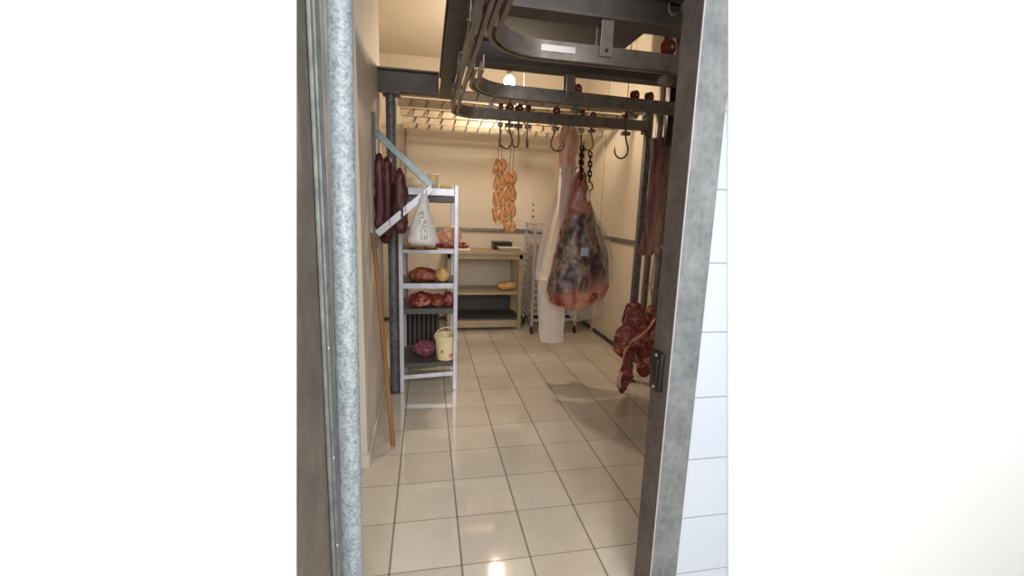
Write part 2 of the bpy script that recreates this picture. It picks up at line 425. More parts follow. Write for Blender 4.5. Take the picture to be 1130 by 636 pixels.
for z in (.888, 1.006):
    b = B(); cyl(b, (.959, -.257, z), (.966, -.257, z), .006, 12); obj('screw', b, M['plate'], sp)
# thin bright edge strip down the jamb corner
b = B(); bar(b, (jx(0) - .001, -.3235, 0), (jx(2.75) - .001, -.3235, 2.75), .004, .004); struct('trim_4', b, M['plate'], smooth=False)
# left steel lining and its edge strips
b = B(); 
prism(b, [(-.118, -.345, -.22), lo, hi, (-.118, -.345, 2.8)], (.0006, 0, 0)); struct('trim_5', b, M['panel'], smooth=False)
b = B()
box(b, (-.116, -.452, 0), (-.106, -.436, 2.9), .003); box(b, (-.112, -.427, 0), (-.102, -.372, 2.9), .003)
st = struct('trim_6', b, M['strip'], smooth=False)
for z in (.32, .52, .80, 1.12):
    b = B(); blob(b, (-.1035, -.43, z), (.004, .005, .006), z, .1, 2, 2); obj('rivet', b, M['plate'], st)
# skirting stub on the end of left wall, dark skirting right
b = B(); box(b, (-.5, .775, 0), (XL + .012, .8, .085), .004); box(b, (XL, .8, 0), (XL + .014, 1.95, .07), .004)
struct('baseboard_left', b, M['wall_l'], smooth=False)
b = B(); box(b, (XR - .014, -.2, 0), (XR, YB, .045), .003); struct('baseboard_right', b, M['dark'], smooth=False)
b = B(); box(b, (-.5, YB - .012, 0), (XR - .014, YB, .045), .003); struct('baseboard_back', b, M['dark'], smooth=False)
# bumper rails
b = B(); box(b, (-.5, YB - .03, 1.205), (XR, YB, 1.25), .006); struct('trim_7', b, M['rail'], smooth=False)
b = B(); box(b, (XR - .03, 1.9, 1.19), (XR, YB - .03, 1.235), .006); struct('trim_8', b, M['rail'], smooth=False)
p = at(665, 200, X=XR)
b = B(); box(b, (XR - .02, p.y - .03, 0), (XR, p.y + .03, 1.19), .004); box(b, (XR - .02, p.y - .03, 1.235), (XR, p.y + .03, ZC), .004); struct('trim_9', b, M['wall'], smooth=False)

# =========================================================== steelwork
p0, p1 = V((-.091, -.30, 0)), V((-.060, -.30, 2.74))
t = thing('galvanized_post', 'thick round galvanised post standing beside the steel lining at the left of the doorway', 'post', p0)
b = B(); cyl(b, p0 + V((0, 0, .008)), p1, .0325, 40); obj('pipe', b, M['galv'], t)
b = B(); box(b, p0 + V((-.06, -.05, 0)), p0 + V((.06, .05, .008)), .002); obj('base_plate', b, M['galv'], t, smooth=False)

t = thing('steel_column', 'dark round steel column standing beside the storage shelf', 'column', (-.1, 1.86, 0))
b = B(); cyl(b, (-.1, 1.86, .01), (-.1, 1.86, 2.295), .038, 28); obj('shaft', b, M['column'], t)
b = B(); box(b, (-.165, 1.80, 0), (-.056, 1.92, .01), .003); obj('base_plate', b, M['column'], t, smooth=False)
b = B(); box(b, (-.16, 1.79, 2.295), (-.03, 1.93, 2.31), .003); obj('cap_plate', b, M['column'], t, smooth=False)

def ibeam(name, p, q, label, w=.085, z0=2.31, z1=2.465):
    p = V(p); q = V(q); h = z1 - z0
    prof = [(-w/2, 0), (w/2, 0), (w/2, .012), (.005, .014), (.005, h - .014), (w/2, h - .012), (w/2, h), (-w/2, h), (-w/2, h - .012), (-.005, h - .014), (-.005, .014), (-w/2, .012)]
    b = B(); sweep(b, [(p.x, p.y, z0), (q.x, q.y, z0)], prof)
    return tag(obj(name, b, M['beam'], smooth=False), label, 'beam')
ibeam('support_beam', (-.185, 1.83, 0), (.244, 1.83, 0), 'short dark steel beam resting on the round column at left')
ibeam('support_beam', (.292, -.2, 0), (.292, 1.9, 0), 'long steel beam running from the doorway to the column beam', w=.09)
ibeam('support_beam', (.34, 1.17, 0), (XR, 1.22, 0), 'dark steel crossbeam over the middle meat rail', w=.10, z0=2.35, z1=2.5)
ibeam('support_beam', (.34, .44, 0), (XR, .47, 0), 'dark steel crossbeam over the nearest meat rail', w=.11, z0=2.36, z1=2.5)

RH = .075
def rail(name, path, label, z):
    t = thing(name, label, 'rail', (path[0][0], path[0][1], z))
    for s in (-1, 1):
        pr = [(s * .008, 0), (s * .026, 0), (s * .026, RH), (s * .020, RH), (s * .020, .006), (s * .008, .006)]
        b = B(); sweep(b, [(x, y, z) for x, y in path], pr); obj('side_bar', b, M['rail'], t, smooth=True)
    return t
def arc(cx, cy, r, a0, a1, n=10): return [(cx + r * math.cos(math.radians(a0 + (a1 - a0) * i / n)), cy + r * math.sin(math.radians(a0 + (a1 - a0) * i / n))) for i in range(n + 1)]
ZR = 2.175
rd = rail('meat_rail', [(.352, -.18)] + arc(.352 + .17, 1.67, .17, 180, 90) + [(1.93, 1.85)], 'grey overhead rail running along the long beam and turning right over the hanging beef', ZR)
rc = rail('meat_rail', [(.41, .68)] + arc(.41 + .25, .93, .25, 180, 90) + [(2.25, 1.27)], 'grey overhead rail with a curved end, middle of the three crossing the room', ZR)
ra = rail('meat_rail', [(.41, -.18)] + arc(.41 + .26, .18, .26, 180, 90) + [(2.25, .45)], 'grey overhead rail with a curved end nearest to the doorway', ZR)
def hanger(t, x, y, ztop, lab=None, along='x'):
    b = B(); w = .05
    if along == 'x':
        box(b, (x - w, y - .034, ZR + .03), (x + w * .2, y - .027, ztop), .002); box(b, (x - w, y + .027, ZR + .03), (x + w * .2, y + .034, ztop), .002); box(b, (x - w, y - .034, ztop - .012), (x + w * .2, y + .034, ztop), .002)
    else:
        box(b, (x - .034, y - w, ZR + .03), (x - .027, y + w, ztop), .002); box(b, (x + .027, y - w, ZR + .03), (x + .034, y + w, ztop), .002); box(b, (x - .034, y - w, ztop - .012), (x + .034, y + w, ztop), .002)
    h = obj('hanger', b, M['rail'], t, smooth=False)
    for s in (-1, 1):
        b = B(); a = (x - .02, y + s * .034, ZR + .055) if along == 'x' else (x + s * .034, y, ZR + .055)
        d = V((0, s * .008, 0)) if along == 'x' else V((s * .008, 0, 0)); cyl(b, a, V(a) + d, .008, 6); obj('bolt', b, M['hook'], h)
hanger(rc, at(632, 88, Y=1.19).x, 1.19, 2.352); hanger(rc, 1.95, 1.24, 2.352)
hanger(ra, at(672, 35, Y=.44).x, .44, 2.362); hanger(ra, 1.9, .452, 2.362)
hanger(rd, .352, .9, 2.312, along='y'); hanger(rd, .352, 1.5, 2.312, along='y'); hanger(rd, .352, .25, 2.312, along='y')
b = B(); x = at(542, 120, Y=1.82).x; box(b, (x - .02, 1.815, ZR - .01), (x + .02, 1.822, ZR + .12), .002); obj('joint_plate', b, M['alu'], rd, smooth=False)
b = B(); pa = at(612, 47, Y=.41); box(b, (pa.x - .06, .4095, ZR + .028), (pa.x + .10, .4145, ZR + .056), .001); obj('name_plate', b, M['plate'], ra, smooth=False, label='pale blank plate')
t = thing('beam_clamp', 'dark clamp with two pale curled ends on the nearest crossbeam by the right jamb', 'clamp', at(747, 8, Y=.38))
q0, q1 = at(737, -4, Y=.385), at(760, 7, Y=.385)
b = B(); box(b, (q0.x, .375, q1.z), (q1.x, .405, q0.z), .008); obj('body', b, M['black'], t)
for px in (742, 757):
    b = B(); tube(b, [at(px - 4, 4, Y=.37), at(px - 4, 12, Y=.365), at(px, 17, Y=.362), at(px + 4, 15, Y=.362)], .006, 8); obj('curled_end', b, M['rail'], t)
# post at the right carrying the far rail's end
t = thing('steel_post', 'grey steel post standing behind the raw beef cut at right', 'post', (1.95, 1.87, 0))
b = B(); box(b, (1.932, 1.845, .008), (1.985, 1.90, 2.36), .006); obj('shaft', b, M['column'], t)
b = B(); box(b, (1.89, 1.81, 0), (2.02, 1.94, .008), .002); obj('base_plate', b, M['column'], t, smooth=False)
b = B(); box(b, (1.90, 1.83, 2.15), (1.932, 1.89, 2.36), .004); obj('bracket', b, M['column'], t, smooth=False)
t = thing('steel_strut', 'short dark steel strut hanging from the middle crossbeam near the right jamb', 'post', (1.84, 1.30, 2.02))
b = B(); box(b, (1.80, 1.298, 1.98), (1.875, 1.338, 2.39), .005); obj('shaft', b, M['black'], t)
b = B(); box(b, (1.80, 1.235, 2.37), (1.88, 1.338, 2.40), .004); obj('bracket', b, M['beam'], t, smooth=False)
# conduits on the right wall
for i, (px, lab) in enumerate(((726, 'grey vertical pipe on the right wall between the steel post and the bacon slab'), (739, 'grey vertical pipe on the right wall just inside the right jamb'))):
    q = at(px, 150, X=2.235); b = B(); cyl(b, (2.235, q.y, .05), (2.235, q.y, 3.29), .024, 16); tag(obj('wall_pipe', b, M['rail']), lab, 'pipe')

# ------------------------------------------------------------ trolleys
def hook_pts(kind):
    if kind == 'round':
        pts = [(0, 0, -.045), (.012, 0, -.085), (.028, 0, -.13)]
        pts += [(.028 - .052 + .052 * math.cos(a), 0, -.15 - .052 * math.sin(a)) for a in [i * PI / 8 for i in range(0, 9)]]
        pts += [(-.072, 0, -.128)]
    else:
        pts = [(0, 0, -.045), (.004, 0, -.10), (.006, 0, -.14)]
        pts += [(.006 - .026 + .026 * math.cos(a), 0, -.165 - .026 * math.sin(a)) for a in [i * PI / 8 for i in range(0, 9)]]
        pts += [(-.044, 0, -.135)]
    return pts
def make_trolley(kind, label, cat='hook', group='trolley hooks on the overhead rails'):
    t = thing('trolley_hook', label, cat, (0, 0, 0), group)          # origin at the underside of the rail
    b = B(); cyl(b, (0, -.017, RH + .022), (0, .017, RH + .022), .030, 24)
    for v in b.verts: pass
    w = obj('wheel', b, M['red'], t, label='dark red wheel')
    b = B(); cyl(b, (0, -.022, RH + .022), (0, .022, RH + .022), .008, 10); obj('axle', b, M['plate'], w)
    b = B(); box(b, (-.008, -.0045, -.03), (.008, .0045, RH), .002); box(b, (-.030, -.02, -.046), (.030, .02, -.018), .007); obj('bracket', b, M['rail'], t)
    b = B(); pp = hook_pts(kind); tube(b, pp, [.0062] * (len(pp) - 2) + [.005, .0015], 10); obj('hook', b, M['hook'], t)
    return t
protoJ = make_trolley('narrow', ''); protoR = make_trolley('round', '')
usedJ = usedR = False
def put(kind, x, y, rz, label, z=ZR, s=1):
    global usedJ, usedR
    if kind == 'n': o = copy_tree(protoJ) if usedJ else protoJ; usedJ = True
    else: o = copy_tree(protoR) if usedR else protoR; usedR = True
    o.location = (x, y, z); o.rotation_euler = (0, 0, rz); o['label'] = label; o['category'] = 'hook'
    o.scale = (s, s, s); return o
def plain_trolley(px, py, y, label, s=1):
    global protoP
    if protoP is None: o = copy_tree(protoJ); [bpy.data.objects.remove(k) for k in kids(o) if k.name.startswith('hook')]; protoP = o; o.name = 'trolley'
    else: o = copy_tree(protoP)
    o.location = (at(px, py, Y=y).x, y, ZR); o.rotation_euler = (0, 0, .5); o['label'] = label; o['category'] = 'trolley'; o['group'] = 'empty trolleys on the overhead rails'; o.scale = (s, s, s)
protoP = None
X = lambda px, py=128, Y=1.85: at(px, py, Y=Y).x
put('n', X(552.5), 1.85, 1.4, 'leftmost hook of the far rail, holding the left sausage string')
put('r', X(562), 1.85, .15, 'second hook from the left on the far rail, holding the right sausage string')
put('n', X(572.5), 1.85, .3, 'third hook from the left on the far rail, empty narrow curl')
put('n', X(582.5), 1.85, 1.57, 'fourth hook from the left on the far rail, empty and seen edge on')
put('r', X(613.5), 1.85, PI * .97, 'curled hook beside the pale pork trotter on the far rail')
put('n', X(643), 1.85, 1.2, 'hook on the far rail holding the thicker chain of the beef')
put('r', X(653.5), 1.85, .2, 'hook on the far rail holding the thinner chain of the beef', s=.9)
put('r', X(690), 1.82, .1, 'large empty curled hook at the right end of the far rail', s=1.15)
for px, py, lab in ((637, 95, 'red wheeled trolley on the middle rail beside its left hanger'), (701, 98, 'red wheeled trolley on the middle rail between the hanger and the strut'), (717, 100, 'dark trolley on the middle rail right next to the strut')):
    plain_trolley(px, py, 1.2 + (at(px, py, Y=1.2).x - 1) * .055, lab)
plain_trolley(738, 46, .447, 'red wheeled trolley on the nearest rail beside the right jamb', 1.15)

# ------------------------------------------------------- overhead grid
GZ = 2.41
rows = [2.35, 2.76, 3.17, 3.56, 3.93]
t = thing('hanging_grid', 'pale metal hanging grid of toothed crossbars under the ceiling at the back', 'rack', (1.0, 3.2, GZ))
peg_me = None
for ri, y in enumerate(rows):
    b = B(); box(b, (-.11, y - .006, GZ), (2.24, y + .006, GZ + .075), .002); box(b, (-.11, y - .03, GZ + .069), (2.24, y + .006, GZ + .075), .001)
    br = obj('crossbar', b, M['grid'], t, smooth=False)
    n = 16
    for k in range(n):
        x = .0 + k * .145 + ri * .01
        if x > 2.2: continue
        b = B(); tube(b, [(x + .012, y - .008, GZ + .066), (x + .012, y - .026, GZ + .05), (x, y - .03, GZ + .02), (x - .014, y - .018, GZ + .004)], [.0055, .0055, .005, .003], 6)
        obj('tooth', b, M['peg'], br)
for x in (-.1, 1.1, 2.2):
    b = B(); box(b, (x - .012, 2.3, GZ + .075), (x + .012, 4.19, GZ + .10), .002); obj('runner', b, M['grid'], t, smooth=False)
q = at(443, 160, Y=4.12)
b = B(); box(b, (-.115, 4.11, 0), (-.085, 4.14, GZ + .075), .003); obj('upright', b, M['rail'], t, smooth=False)
for x in (1.1, 2.2):
    b = B(); cyl(b, (x, 2.85, GZ + .10), (x, 2.85, ZC), .006, 8); obj('hanging_rod', b, M['rail'], t)

# cooling unit under the ceiling
t = thing('cooling_unit', 'dark housing of a cooling unit fixed under the ceiling above the rails', 'cooler', (1.05, 1.5, 2.85))
b = B(); box(b, (.34, .92, 2.80), (1.72, 2.60, 3.2), .012); obj('housing', b, M['unit'], t, smooth=False)
b = B(); box(b, (.5, 2.602, 2.86), (1.6, 2.61, 3.15), .003); obj('grille', b, M['beam'], t, smooth=False)
for x in (.6, 1.4):
    b = B(); box(b, (x - .02, 1.2, 3.2), (x + .02, 1.24, 3.3), .002); obj('bracket', b, M['rail'], t, smooth=False)

# lamp
LP = V((.925, 2.70, 2.69))
t = thing('ceiling_lamp', 'bare lit bulb hanging from the ceiling behind the rails', 'lamp', LP + V((0, 0, .05)))
b = B(); blob(b, LP, (.052, .052, .056), 0, 0, 1, 3); obj('bulb', b, M['bulb'], t, label='glowing bulb')
b = B(); lathe(b, LP + V((0, 0, .045)), [(.026, 0), (.028, .02), (.022, .07), (.008, .085)], 18); obj('socket', b, M['rail'], t)
b = B(); cyl(b, LP + V((0, 0, .13)), (LP.x, LP.y, ZC), .005, 8); obj('cord', b, M['black'], t)
ld = bpy.data.lights.new('bulb light', 'POINT'); lo_ = bpy.data.objects.new('bulb_light', ld); COL.objects.link(lo_)
lo_.location = LP + V((0, -.005, -.075)); ld.energy = 48; ld.color = (1, .80, .58); ld.shadow_soft_size = .05

# ================================================ wall bracket at left
YBk = 1.40
T = at(477, 206, Y=YBk); A0 = V((XL + .02, YBk, 1.962)); A1 = V((XL + .02, YBk, 1.315))
t = thing('wall_bracket', 'triangular grey and white steel bracket on the left wall, hung with cured meat', 'bracket', (XL, YBk, 1.2))
b = B(); box(b, (XL, YBk - .018, 1.22), (XL + .02, YBk + .018, 2.08), .003); obj('upright', b, M['column'], t, smooth=False)
b = B(); bar(b, A0, T, .035, .046, V((0, 1, 0)).cross((T - A0).normalized()), .004); up = obj('arm', b, M['arm'], t, smooth=False, label='grey upper arm')
b = B(); bar(b, A1 + V((0, -.03, 0)), T + V((.012, -.03, .002)), .022, .046, V((0, 1, 0)).cross((T - A1).normalized()), .004); br = obj('brace', b, M['brace'], t, smooth=False, label='pale lower brace')
for px, py in ((429.5, 245), (446.5, 229)):
    q = at(px, py, Y=YBk - .042); b = B(); bar(b, q + V((0, 0, .022)), q + V((.006, 0, -.03)), .004, .007, V((0, 1, 0))); obj('notch', b, M['black'], br)
b = B(); cyl(b, T + V((.006, -.05, 0)), T + V((.006, .03, 0)), .014, 14); obj('pivot_bolt', b, M['column'], t)
def arm_z(x): return A0.z + (T.z - A0.z) * (x - A0.x) / (T.x - A0.x)
# cured meats hanging from the arm
def cured(rowspx, Y, seed, label, amp=.012):
    rows = []
    for (y, l, r) in rowspx:
        p, q = at(l, y, Y=Y), at(r, y, Y=Y); w = (q.x - p.x) / 2; rows.append(((p + q) / 2, w, max(w * .85, .004)))
    top = rows[0][0]
    t = thing('cured_meat', label, 'meat', rows[-1][0], 'cured meat on the wall bracket')
    b = B(); loft(b, resample(rows, 5), 20, amp, 22, seed); m_ = obj('meat', b, M['salami'], t)
    xa = top.x; b = B(); tube(b, [top + V((0, 0, -.01)), V((xa + .004, Y, arm_z(xa) - .03))] + [V((xa + .004 + .0, Y + .03 * math.sin(a), arm_z(xa) + .0 - .034 * math.cos(a))) for a in (.6, 1.5, 2.4, PI)], .003, 6)
    obj('string', b, M['twine'], t)
cured([(169, 417, 420), (173, 414, 423), (182, 412.5, 424.5), (205, 412, 425), (235, 412.5, 425), (250, 413, 424), (255, 416, 422)], YBk, 1, 'dark red cured sausage nearest the left wall on the bracket')
cured([(173, 425, 429), (178, 422, 432), (190, 421, 434), (220, 421, 434.5), (245, 422, 433), (258, 424, 432), (262, 426, 430)], YBk + .085, 2, 'dark red cured sausage second from the wall on the bracket')
cured([(185, 440, 443), (190, 437, 446), (203, 434, 448.5), (225, 432.5, 450), (242, 433, 450), (254, 436, 449), (258, 440, 446)], YBk, 3, 'broad dark cured meat hanging beside the plastic bag')
cured([(184, 430, 432), (200, 427, 435), (235, 423, 437), (256, 419, 434), (266, 420, 431), (269, 423, 428)], YBk + .17, 4, 'long reddish cured meat hanging behind the others and lowest')
# plastic bag from the bracket's tip
Yb = YBk - .055
rows = []
for y, l, r, d in ((214, 466, 471, .012), (222, 462, 473, .03), (233, 458, 475, .05), (246, 454, 478, .065), (258, 450.5, 481, .075), (266, 449, 482.5, .07), (270, 453, 480, .05), (272, 462, 474, .01)):
    p, q = at(l, y, Y=Yb), at(r, y, Y=Yb); rows.append(((p + q) / 2, (q.x - p.x) / 2, d))
t = thing('plastic_bag', 'milky white plastic carrier bag with green print hanging from the bracket tip', 'bag', rows[-1][0])
b = B(); loft(b, resample(rows, 5), 36, .011, 16, 5)
bag = obj('bag_body', b, M['bag'], t)
b = B(); k0 = rows[0][0]; tube(b, [k0 + V((-.012, 0, -.01)), k0 + V((-.014, .02, .03)), T + V((-.01, -.0, .035)), T + V((.02, -.005, .03)), k0 + V((.016, .02, .03)), k0 + V((.01, 0, -.01))], .005, 8); obj('handle', b, M['bag'], t)
b = B()
for (x0, y0, x1, y1) in ((462, 236, 467, 234), (467, 234, 467.5, 240), (463, 241, 468, 240), (463, 243, 463.5, 248), (466, 243, 470, 247), (470, 243, 466, 249), (464, 251, 470, 250), (464, 253, 464.5, 257), (467, 253, 471, 256), (465, 260, 465.5, 265), (468, 260, 469, 265), (471, 258, 471, 264)):
    f = lambda xx, yy: at(xx, yy, Y=Yb - (.058 + (yy - 240) * .001) * .98 + .0)
    bar(b, f(x0, y0), f(x1, y1), .004, .010, V((0, 1, 0)))
obj('print', b, M['green'], bag, smooth=False, label='green printed marks')
# broom handle leaning on left wall
b = B(); pa, pb = V((-.054, .985, .012)), V((XL + .018, 1.165, 1.335)); tube(b, [pa, pa.lerp(pb, .3), pa.lerp(pb, .65), pb], [.0145, .014, .0135, .013], 14)
t = tag(obj('broom_handle', b, M['wood']), 'long wooden stick leaning against the left wall below the bracket', 'stick')

# ==================================================== storage shelf
SX0, SX1, SY0, SY1 = -.06, .40, 1.83, 2.33
t = thing('storage_shelf', 'tall pale metal storage shelf with dark plates standing beside the column', 'shelf', (.17, 2.08, 0))
PW = .034
for (x, y) in ((SX0, SY0), (SX1 - PW, SY0), (SX0, SY1 - PW), (SX1 - PW, SY1 - PW)):
    b = B(); box(b, (x, y, 0), (x + PW, y + PW, 1.675), .004); obj('post', b, M['alu'], t, smooth=False)
for zt, th, fm in ((1.645, .055, 'alu'), (1.172, .028, 'alu'), (.905, .042, 'alu'), (.70, .045, 'dark'), (.245, .035, 'dark')):
    b = B(); box(b, (SX0 + PW, SY0 + .012, zt - .02), (SX1 - PW, SY1 - .012, zt - .004), .002)
    box(b, (SX0 + .004, SY0 + PW, zt - .02), (SX0 + PW, SY1 - PW, zt - .004)); box(b, (SX1 - PW, SY0 + PW, zt - .02), (SX1 - .004, SY1 - PW, zt - .004))
    s = obj('shelf_plate', b, M['dark'], t, smooth=False)
    for y in (SY0 + .004, SY1 - .020):
        b = B(); box(b, (SX0 + PW, y, zt - th), (SX1 - PW, y + .016, zt - .001), .002); obj('edge_rail', b, M[fm], s, smooth=False, label='pale edge rail' if fm == 'alu' else None)
b = B(); bar(b, (SX0 + PW, SY0 + .015, .125), (SX1 - PW, SY0 + .015, .145), .016, .034); obj('crossbar', b, M['alu'], t, smooth=False)
b = B(); bar(b, (SX0 + PW, SY1 - .015, .13), (SX1 - PW, SY1 - .015, .13), .016, .034); obj('crossbar', b, M['alu'], t, smooth=False)
for x in (SX0 + .008, SX1 - .026):
    b = B(); box(b, (x, SY0 + PW, .12), (x + .016, SY1 - PW, .15), .002); obj('side_bar', b, M['alu'], t, smooth=False)
b = B(); box(b, (SX0 + PW, SY0 + .006, 1.54), (SX1 - PW, SY1 - .02, 1.586), .003); obj('under_plate', b, M['dark'], t, smooth=False, label='dark plate under the top')
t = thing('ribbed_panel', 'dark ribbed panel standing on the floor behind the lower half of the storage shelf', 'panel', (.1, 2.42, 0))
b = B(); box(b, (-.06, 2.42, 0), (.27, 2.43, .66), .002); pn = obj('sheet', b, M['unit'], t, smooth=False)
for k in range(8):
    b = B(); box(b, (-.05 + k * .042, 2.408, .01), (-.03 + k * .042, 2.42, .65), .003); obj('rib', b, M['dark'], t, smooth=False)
Z1, Z2, Z3, Z4, Z5 = 1.641, 1.168, .901, .696, .241
# on top
t = thing('plastic_tub', 'cloudy round plastic tub with a lid on top of the storage shelf', 'tub', (.205, 2.02, Z1))
b = B(); lathe(b, (.205, 2.02, Z1), [(.036, 0), (.040, .01), (.047, .10), (.047, .105)]); obj('body', b, M['tub'], t)
b = B(); lathe(b, (.205, 2.02, Z1 + .105), [(.051, 0), (.052, .012), (.045, .018)]); obj('lid', b, M['board'], t)
b = B(); box(b, (.265, 1.93, Z1), (.34, 2.07, Z1 + .035), .006); tag(obj('yellow_box', b, M['yellow']), 'low yellow plastic box on top of the storage shelf', 'box')
b = B(); box(b, (.005, 1.94, Z1), (.125, 2.1, Z1 + .085), .012); tag(obj('cardboard_box', b, M['tub']), 'pale box at the left end of the storage shelf top', 'box')
# second shelf
def lump(name, ce, sc, mat, label, seed, cat='meat', amp=.22, rz=0, group=None):
    b = B(); blob(b, V(ce), sc, seed, amp, 1.8, 4, (0, 0, rz)); mz = min(v.co.z for v in b.verts); bot = ce[2] - sc[2] * .8
    for v in b.verts:
        if v.co.z < bot: v.co.z = bot
    return tag(obj(name, b, M[mat]), label, cat, group)
def on(px, py, Y): return at(px, py, Y=Y)
lump('meat_piece', (.075, 1.93, Z2 + .032), (.075, .06, .04), 'fat', 'golden brown piece of meat under the plastic bag on the upper shelf', 11)
lump('meat_piece', (.185, 1.96, Z2 + .024), (.05, .05, .03), 'fat', 'small tan piece of meat between the golden and the pink pieces', 12)
b = B(); box(b, (.235, 1.86, Z2), (.50, 2.10, Z2 + .012), .004); tag(obj('cutting_board', b, M['board']), 'white board jutting out to the right of the upper shelf', 'board')
lump('meat_piece', (.325, 1.92, Z2 + .034), (.10, .05, .026), 'red_meat', 'dark red slab of meat on the white board at the front', 13)
lump('meat_piece', (.455, 1.97, Z2 + .034), (.04, .06, .026), 'red_meat', 'dark red piece of meat on the part of the board beyond the shelf', 14)
lump('meat_piece', (.345, 2.06, Z2 + .088), (.095, .06, .088), 'pink', 'pale pink heap of meat at the back of the upper shelf', 15)
# third shelf
lump('roast_meat', (.125, 1.97, Z3 + .05), (.125, .08, .063), 'shelf_meat', 'dark roast with browned crust lying on the middle shelf', 16, amp=.16)
lump('roast_meat', (.285, 1.98, Z3 + .048), (.06, .07, .06), 'fat', 'pale fatty roast piece right of the dark roast on the middle shelf', 17)
# fourth shelf
lump('raw_meat', (.105, 1.97, Z4 + .05), (.105, .08, .062), 'red_meat', 'large raw red cut at the left of the lower meat shelf', 18)
lump('raw_meat', (.235, 1.95, Z4 + .045), (.07, .07, .056), 'shelf_meat', 'brownish raw cut in the middle of the lower meat shelf', 19)
lump('raw_meat', (.335, 1.98, Z4 + .05), (.05, .07, .062), 'red_meat', 'small raw red cut at the right of the lower meat shelf', 20)
# fifth shelf
lump('wrapped_meat', (.14, 2.06, Z5 + .055), (.10, .085, .07), 'purple', 'purple plastic wrapped package on the bottom shelf left of the bucket', 21, 'package', .15)
bx, by = .315, 1.945
t = thing('plastic_bucket', 'cream plastic bucket with flower print and wire handle on the bottom shelf', 'bucket', (bx, by, Z5))
b = B(); n = 32
prof = [(.072, 0), (.078, .004), (.092, .17), (.098, .172), (.099, .20), (.102, .205), (.099, .21), (.092, .205), (.088, .17), (.074, .012)]
rings = [[b.verts.new((bx + r * math.cos(2 * PI * k / n), by + r * math.sin(2 * PI * k / n), Z5 + z)) for k in range(n)] for r, z in prof]
for A_, B_ in zip(rings, rings[1:]):
    for k in range(n): b.faces.new((A_[k], A_[(k + 1) % n], B_[(k + 1) % n], B_[k]))
b.faces.new(rings[0][::-1]); b.faces.new(rings[-1])
bk = obj('body', b, M['cream'], t)
b = B(); tube(b, [(bx + .102 * math.cos(a) * .95 - .0, by - .02 - .03 * math.sin(a), Z5 + .19 + .095 * math.sin(a)) for a in [i * PI / 14 for i in range(15)]], .004, 8); obj('handle', b, M['board'], t)
def onb(ang, z, mat, nm, s):
    r = .072 + .02 * (z / .17) + .006; b = B(); ce = V((bx + r * math.cos(ang), by + r * math.sin(ang), Z5 + z))
    for k in range(5):
        a = k * 2 * PI / 5; tdir = V((-math.sin(ang), math.cos(ang), 0)); blob(b, ce + tdir * math.cos(a) * s + V((0, 0, math.sin(a) * s)), (s * .7, s * .7, s * .7), 0, 0, 1, 1)
    obj(nm, b, M[mat], bk, label=nm.replace('_', ' '))
onb(-1.15, .05, 'pinkink', 'pink_flower', .011); onb(-2.0, .085, 'green', 'green_leaf', .007); onb(-.8, .10, 'green', 'green_leaf', .006)

# =========================================================== steel table
t = thing('work_table', 'tan and grey work table with two lower shelves against the back wall', 'table', (.87, 3.87, 0))
TX0, TX1, TY0, TY1 = .40, 1.325, 3.6, 4.14
b = B(); box(b, (TX0 - .02, TY0 - .02, .96), (TX1 + .02, TY1, .99), .004); obj('tabletop', b, M['tan'], t, smooth=False)
b = B(); box(b, (TX0, TY0, .90), (TX1, TY0 + .02, .96), .002); obj('apron', b, M['tan'], t, smooth=False)
for x in (TX0, TX1 - .045):
    for y in (TY0, TY1 - .05): b = B(); box(b, (x, y, 0), (x + .045, y + .045, .96), .003); obj('leg', b, M['tan'], t, smooth=False)
b = B(); box(b, (TX0 + .005, TY0 + .01, .455), (TX1 - .005, TY1 - .01, .485), .003); obj('shelf', b, M['tan'], t, smooth=False)
b = B(); box(b, (TX0 + .005, TY0 + .012, .12), (TX1 - .005, TY1 - .01, .15), .003); obj('shelf', b, M['dark'], t, smooth=False, label='dark bottom shelf')
b = B(); box(b, (TX0 + .02, TY1 - .03, .15), (TX1 - .02, TY1 - .015, .455), .002); obj('added_dark_sheet', b, M['dark'], t, smooth=False, label='added dark sheet under the middle shelf')  # sheet added to darken the space between the two lower shelves
b = B(); box(b, (TX0 + .045, TY0 + .005, .04), (TX1 - .045, TY0 + .02, .13), .002); obj('bottom_rail', b, M['tan'], t, smooth=False)
t = thing('black_crate', 'black plastic crate on the work table', 'crate', (1.10, 3.98, .99))
b = B(); box(b, (1.00, 3.9, .99), (1.24, 4.1, 1.0), .003)
for lo_c, hi_c in (((1.0, 3.9, 1.0), (1.24, 3.908, 1.075)), ((1.0, 4.092, 1.0), (1.24, 4.1, 1.075)), ((1.0, 3.908, 1.0), (1.008, 4.092, 1.075)), ((1.232, 3.908, 1.0), (1.24, 4.092, 1.075))): box(b, lo_c, hi_c, .002)
obj('body', b, M['black'], t, smooth=False)
b = B(); box(b, (.992, 3.892, 1.075), (1.248, 4.108, 1.087), .003); obj('rim', b, M['black'], t, smooth=False)
t = thing('grey_tray', 'shallow grey tray in front of the black crate on the table', 'tray', (1.16, 3.76, .99))
b = B(); box(b, (1.04, 3.66, .99), (1.30, 3.86, .998), .002); box(b, (1.04, 3.66, .998), (1.30, 3.668, 1.03), .002); box(b, (1.04, 3.852, .998), (1.30, 3.86, 1.03), .002); box(b, (1.04, 3.668, .998), (1.048, 3.852, 1.03), .002); box(b, (1.292, 3.668, .998), (1.30, 3.852, 1.03), .002)
obj('body', b, M['grey'], t, smooth=False)
b = B(); box(b, (1.034, 3.654, 1.03), (1.306, 3.866, 1.036), .002); obj('cover', b, M['board'], t, smooth=False)
lump('meat_bundle', (1.17, 3.82, .485 + .05), (.13, .11, .06), 'fat', 'brown bundle lying on the middle shelf of the work table', 25, 'meat', .12)

